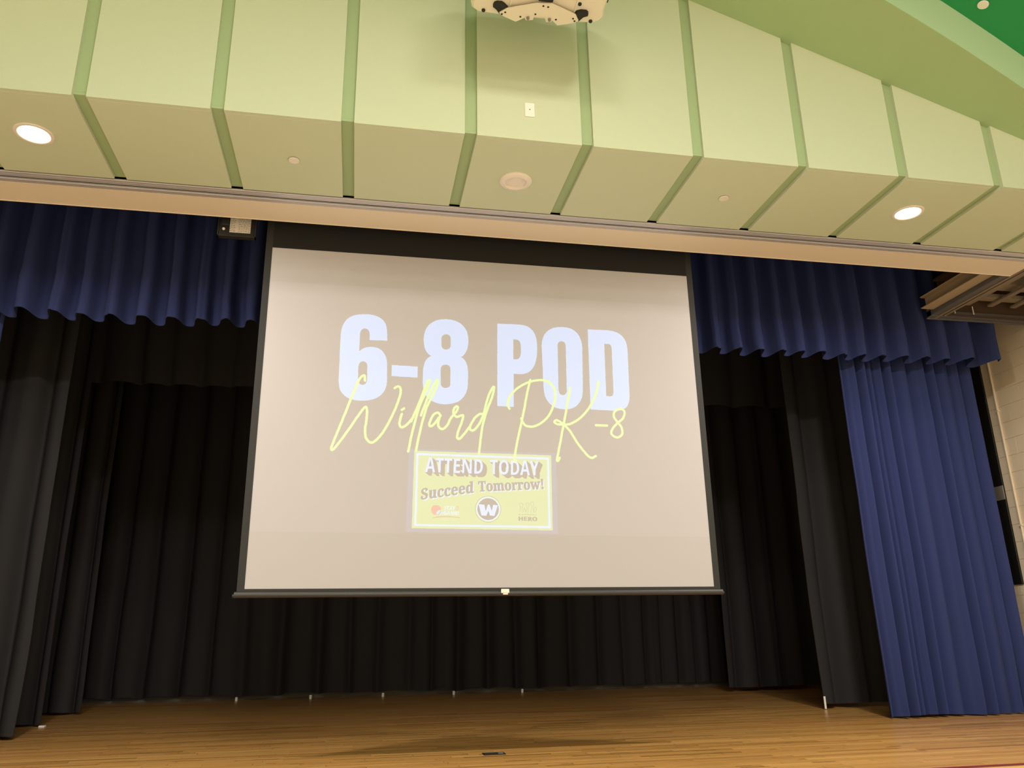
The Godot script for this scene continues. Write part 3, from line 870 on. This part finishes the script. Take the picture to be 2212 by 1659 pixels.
const STROKES := [[449,633,449,628,448,622,448,617,447,612,446,609,444,608,442,608,439,609,436,611,433,614,430,618,427,622,424,627,421,634,417,643,413,655,408,669,402,685,397,703,390,721,384,740,377,762,370,785,362,806,356,827,349,845,343,864,337,881,332,896,327,910,324,921,321,929,319,937,317,942,316,947,316,951,317,954,318,956,320,957,322,956,325,954,328,951,331,947,336,941,341,933,348,923,357,910,366,896,375,881,384,867,393,853,402,838,411,822,419,808,427,796,433,786,439,777,444,769,448,763,452,759,455,757,457,756,459,757,461,760,462,764,463,769,464,776,464,784,464,793,463,802,463,812,462,824,461,836,459,847,459,858,459,867,459,875,460,882,461,889,462,895,465,901,469,907,473,912,477,915,481,918,485,919,489,919,494,918,499,915,504,911,510,906,516,899,523,891,529,882,536,873,542,862,548,851,555,838,561,826,567,812,573,799,579,784,585,769,591,755,595,741,600,728,603,715,607,703,609,693,611,683,611,676,611,670,610,665,608,662,607,658,605,656,603,655,601,654,599,654,596,654,594,655,591,656,588,658,586,660,583,662],
	[618,764,620,762,622,761,624,760,626,758,628,757],
	[619,783,617,787,616,791,615,795,614,799,613,804,612,809,611,814,610,819,609,824,609,829,610,833,611,837,612,840,614,843,616,844,619,845,623,845,626,843,631,841,635,838,640,834,646,828,652,821,657,814,661,809,664,805,666,802,668,800,669,797,671,795],
	[661,816,669,796,677,775,686,754,693,734,700,716,706,698,712,681,717,665,722,650,726,639,730,630,733,624,736,620,738,618,740,617,741,618,741,622,741,626,740,633,738,641,735,650,730,662,724,675,719,689,714,701,709,711,706,721,702,730,698,741,694,755,689,773,684,793,679,815,674,837,669,858,665,878,661,897,658,917,655,936,651,955],
	[705,787,711,767,718,748,725,728,731,709,738,693,743,678,749,665,755,653,760,642,764,634,768,627,772,621,775,618,777,616,779,616,780,618,780,621,780,627,778,634,776,642,773,651,768,663,762,675,757,688,751,699,747,710,742,719,738,729,733,740,728,754,723,772,718,792,712,814,707,836,703,857,699,876,695,895,692,913,689,931,686,949],
	[794,785,791,782,789,778,786,775,783,772,780,771,776,772,772,774,768,776,763,780,759,785,756,791,752,798,749,807,746,814,744,821,743,825,743,829,744,833,745,835,747,836,749,836,752,835,755,834,759,831,763,827,769,820,775,811,781,802,786,794,789,791,790,792,788,798,786,805,784,813,783,819,783,824,783,829,784,833,786,837,788,840,790,843,793,845,797,847,801,847,805,847,809,845,813,842,817,838,821,833,825,828,828,823,831,817,833,811,835,804,839,798,843,791,848,785,853,778,858,772,863,767,866,762,869,757,871,752,872,748,873,745,873,742,871,740,870,739,868,738,866,738,864,739,862,741,859,743,857,746,856,749,854,753,853,757,852,762,852,767,852,771,854,775,856,779,859,783,862,786,866,788,871,788,876,786,881,784,886,781,890,780,893,780,895,779,897,780,897,782,897,785,896,790,895,798,892,806,890,815,887,823,884,830,881,838,878,845,876,852,873,859,872,865,871,871,870,877,870,882,870,885,871,888,873,890,875,891,877,891,880,890,884,888,888,884,892,879,896,874,901,868,906,862,912,854,917,846,923,838,929,830],
	[995,778,991,776,988,773,984,771,980,770,976,770,971,772,966,776,960,781,955,786,949,792,945,800,940,808,935,817,931,825,929,832,928,837,928,841,929,844,930,847,932,848,935,849,938,850,941,850,945,848,949,846,954,841,959,835,964,828,969,821,974,813,978,805,981,798,984,790,988,781,992,769,996,755,1000,738,1004,720,1009,703,1013,689,1017,677,1022,666,1026,657,1030,650,1033,644,1036,640,1038,637,1040,637,1042,638,1042,641,1041,647,1040,655,1038,665,1035,676,1032,688,1027,701,1022,715,1015,730,1010,746,1004,762,999,778,995,794,990,811,986,829,983,848,980,869,977,890,975,913,972,935,970,957],
	[1215,596,1212,608,1209,619,1206,630,1203,643,1199,659,1195,680,1190,703,1186,728,1180,753,1175,777,1170,801,1164,825,1158,849,1153,872,1148,893,1144,913,1140,933,1137,951,1134,966,1133,978,1133,984,1134,986,1135,986,1137,984,1139,985],
	[1113,740,1111,736,1109,732,1107,728,1105,723,1105,718,1106,712,1107,705,1109,697,1112,689,1116,681,1122,673,1128,664,1136,655,1144,647,1153,639,1163,632,1173,625,1185,618,1196,612,1208,607,1219,603,1232,599,1244,597,1255,595,1266,594,1276,594,1286,596,1295,598,1303,602,1310,606,1316,612,1322,620,1328,628,1332,637,1334,646,1335,656,1335,666,1334,677,1332,687,1329,699,1326,710,1321,723,1317,735,1311,747,1305,758,1299,768,1292,777,1284,785,1276,793,1268,799,1259,806,1251,811,1241,816,1233,819,1224,822,1216,823,1209,823,1201,822,1194,821,1189,819,1184,816,1181,812,1178,808,1176,804,1173,800,1172,797,1171,794,1170,791,1169,788,1168,785],
	[1407,628,1405,640,1403,650,1401,661,1398,674,1395,689,1391,706,1387,726,1383,748,1378,770,1373,792,1368,816,1362,841,1357,865,1352,889,1347,909,1343,926,1340,941,1337,954,1334,965,1333,973,1332,978,1333,981,1335,981,1336,981,1338,980,1339,979,1340,976,1342,973,1344,970,1345,967],
	[1549,592,1546,604,1544,616,1541,628,1538,641,1533,653,1528,667,1521,681,1513,695,1505,709,1497,722,1488,734,1479,745,1470,755,1460,765,1450,774,1440,782,1430,789,1419,795,1408,801,1398,805,1387,807,1376,808,1365,809,1355,808,1347,808,1340,807,1335,805,1330,802,1327,800,1326,798,1326,795,1327,792,1330,790,1333,788,1337,788,1341,789,1345,791,1350,793,1356,797,1362,801,1368,807,1375,812,1382,819,1390,827,1397,835,1404,845,1410,856,1417,868,1424,880,1431,892,1439,903,1448,915,1456,926,1465,936,1472,945,1478,951,1483,956,1488,959,1492,962,1497,963,1501,963,1506,962,1510,959,1514,956,1519,954],
	[1526,806,1537,806,1548,806,1559,806,1570,806,1581,806],
	[1634,789,1631,783,1626,778,1623,773,1619,767,1617,762,1617,756,1617,751,1618,745,1620,740,1622,736,1627,732,1632,728,1638,724,1644,722,1650,721,1655,721,1660,723,1665,726,1669,730,1671,734,1672,740,1671,747,1668,754,1665,761,1662,768,1657,773,1652,777,1646,782,1640,786,1634,791,1628,797,1622,803,1616,809,1611,815,1607,821,1604,827,1601,832,1600,838,1600,843,1601,847,1604,851,1609,855,1615,859,1621,861,1626,862,1632,861,1638,859,1645,855,1650,850,1653,845,1655,840,1655,833,1655,826,1653,819,1652,812,1649,807,1646,802,1642,798,1638,793,1634,789]]
const HALO := [654,942,1330,945,1327,1314,648,1310]
const CARD := [678,951,1305,956,1302,1299,674,1294]
const FRAME_OUT := [688,961,1294,967,1293,1289,685,1284]
const FRAME_IN := [697,971,1285,977,1283,1279,694,1276]
const SWOOSH := [759,1252,767,1248,778,1244,790,1241,805,1240,822,1240,841,1240,861,1242,884,1244,884,1248,864,1246,846,1245,829,1245,813,1245,799,1246,785,1247,772,1249,759,1252]
const HELMET := [777,1193,783,1193,789,1195,793,1198,797,1201,799,1204,800,1208,800,1211,799,1214,788,1216,777,1223,783,1234,778,1235,774,1235,770,1235,767,1233,764,1231,762,1228,760,1225,759,1222,757,1216,757,1211,758,1206,760,1201,763,1198,767,1195,772,1193,777,1193]
const MASK := [783,1218,796,1212,799,1222,810,1220,812,1232,788,1235,777,1227]
const LETTER_W := [967,1186,993,1187,999,1216,1008,1187,1017,1187,1026,1215,1032,1188,1054,1189,1038,1237,1018,1236,1011,1215,1002,1237,980,1236]
const ARMS := [[1151,1219,1154,1211,1156,1204,1156,1197,1155,1191,1153,1187,1152,1184,1154,1180,1157,1178,1160,1177,1163,1179,1167,1182,1169,1185,1168,1189,1166,1193,1164,1199,1163,1205,1163,1212,1162,1219],[1180,1219,1183,1211,1186,1203,1187,1196,1186,1191,1183,1187,1181,1183,1183,1180,1186,1178,1189,1177,1192,1178,1196,1181,1198,1185,1197,1189,1195,1193,1192,1198,1192,1204,1191,1212,1190,1219],[1203,1221,1205,1211,1207,1201,1207,1192,1206,1187,1203,1183,1202,1179,1204,1176,1207,1173,1210,1172,1213,1173,1216,1176,1218,1179,1218,1182,1216,1186,1214,1192,1214,1201,1215,1210,1216,1220],[1169,1217,1170,1214,1171,1211,1172,1208,1172,1205,1173,1202,1174,1200,1175,1202,1177,1205,1178,1208,1178,1211,1179,1214,1179,1217],[1219,1218,1219,1213,1219,1208,1220,1203,1221,1200,1223,1197,1224,1195,1226,1196,1228,1198,1229,1201,1228,1207,1226,1213,1225,1219]]
const BADGE := [1010, 1207, 59]
const WORDS := [["ATTEND",0,[727,1047,990,1049,729,981]],
	["TODAY",0,[1018,1050,1244,1052,1019,984]],
	["Succeed",1,[710,1169,946,1134,711,1121]],
	["Tomorrow!",1,[967,1129,1270,1112,965,1084]],
	["STAY",2,[813,1213,862,1213,815,1196]],
	["IN",3,[866,1203,879,1203,867,1196]],
	["THE",3,[861,1215,880,1214,862,1206]],
	["GAME!",2,[811,1234,881,1235,811,1218]],
	["HERO",4,[1145,1257,1233,1258,1145,1239]],
	["Be an ATTENDANCE",5,[1146,1232,1231,1233,1146,1226]]]
const TICKER := [791,1258,879,1258]
const SLIDE := [6,171,2044,168,2058,1323,3,1313]
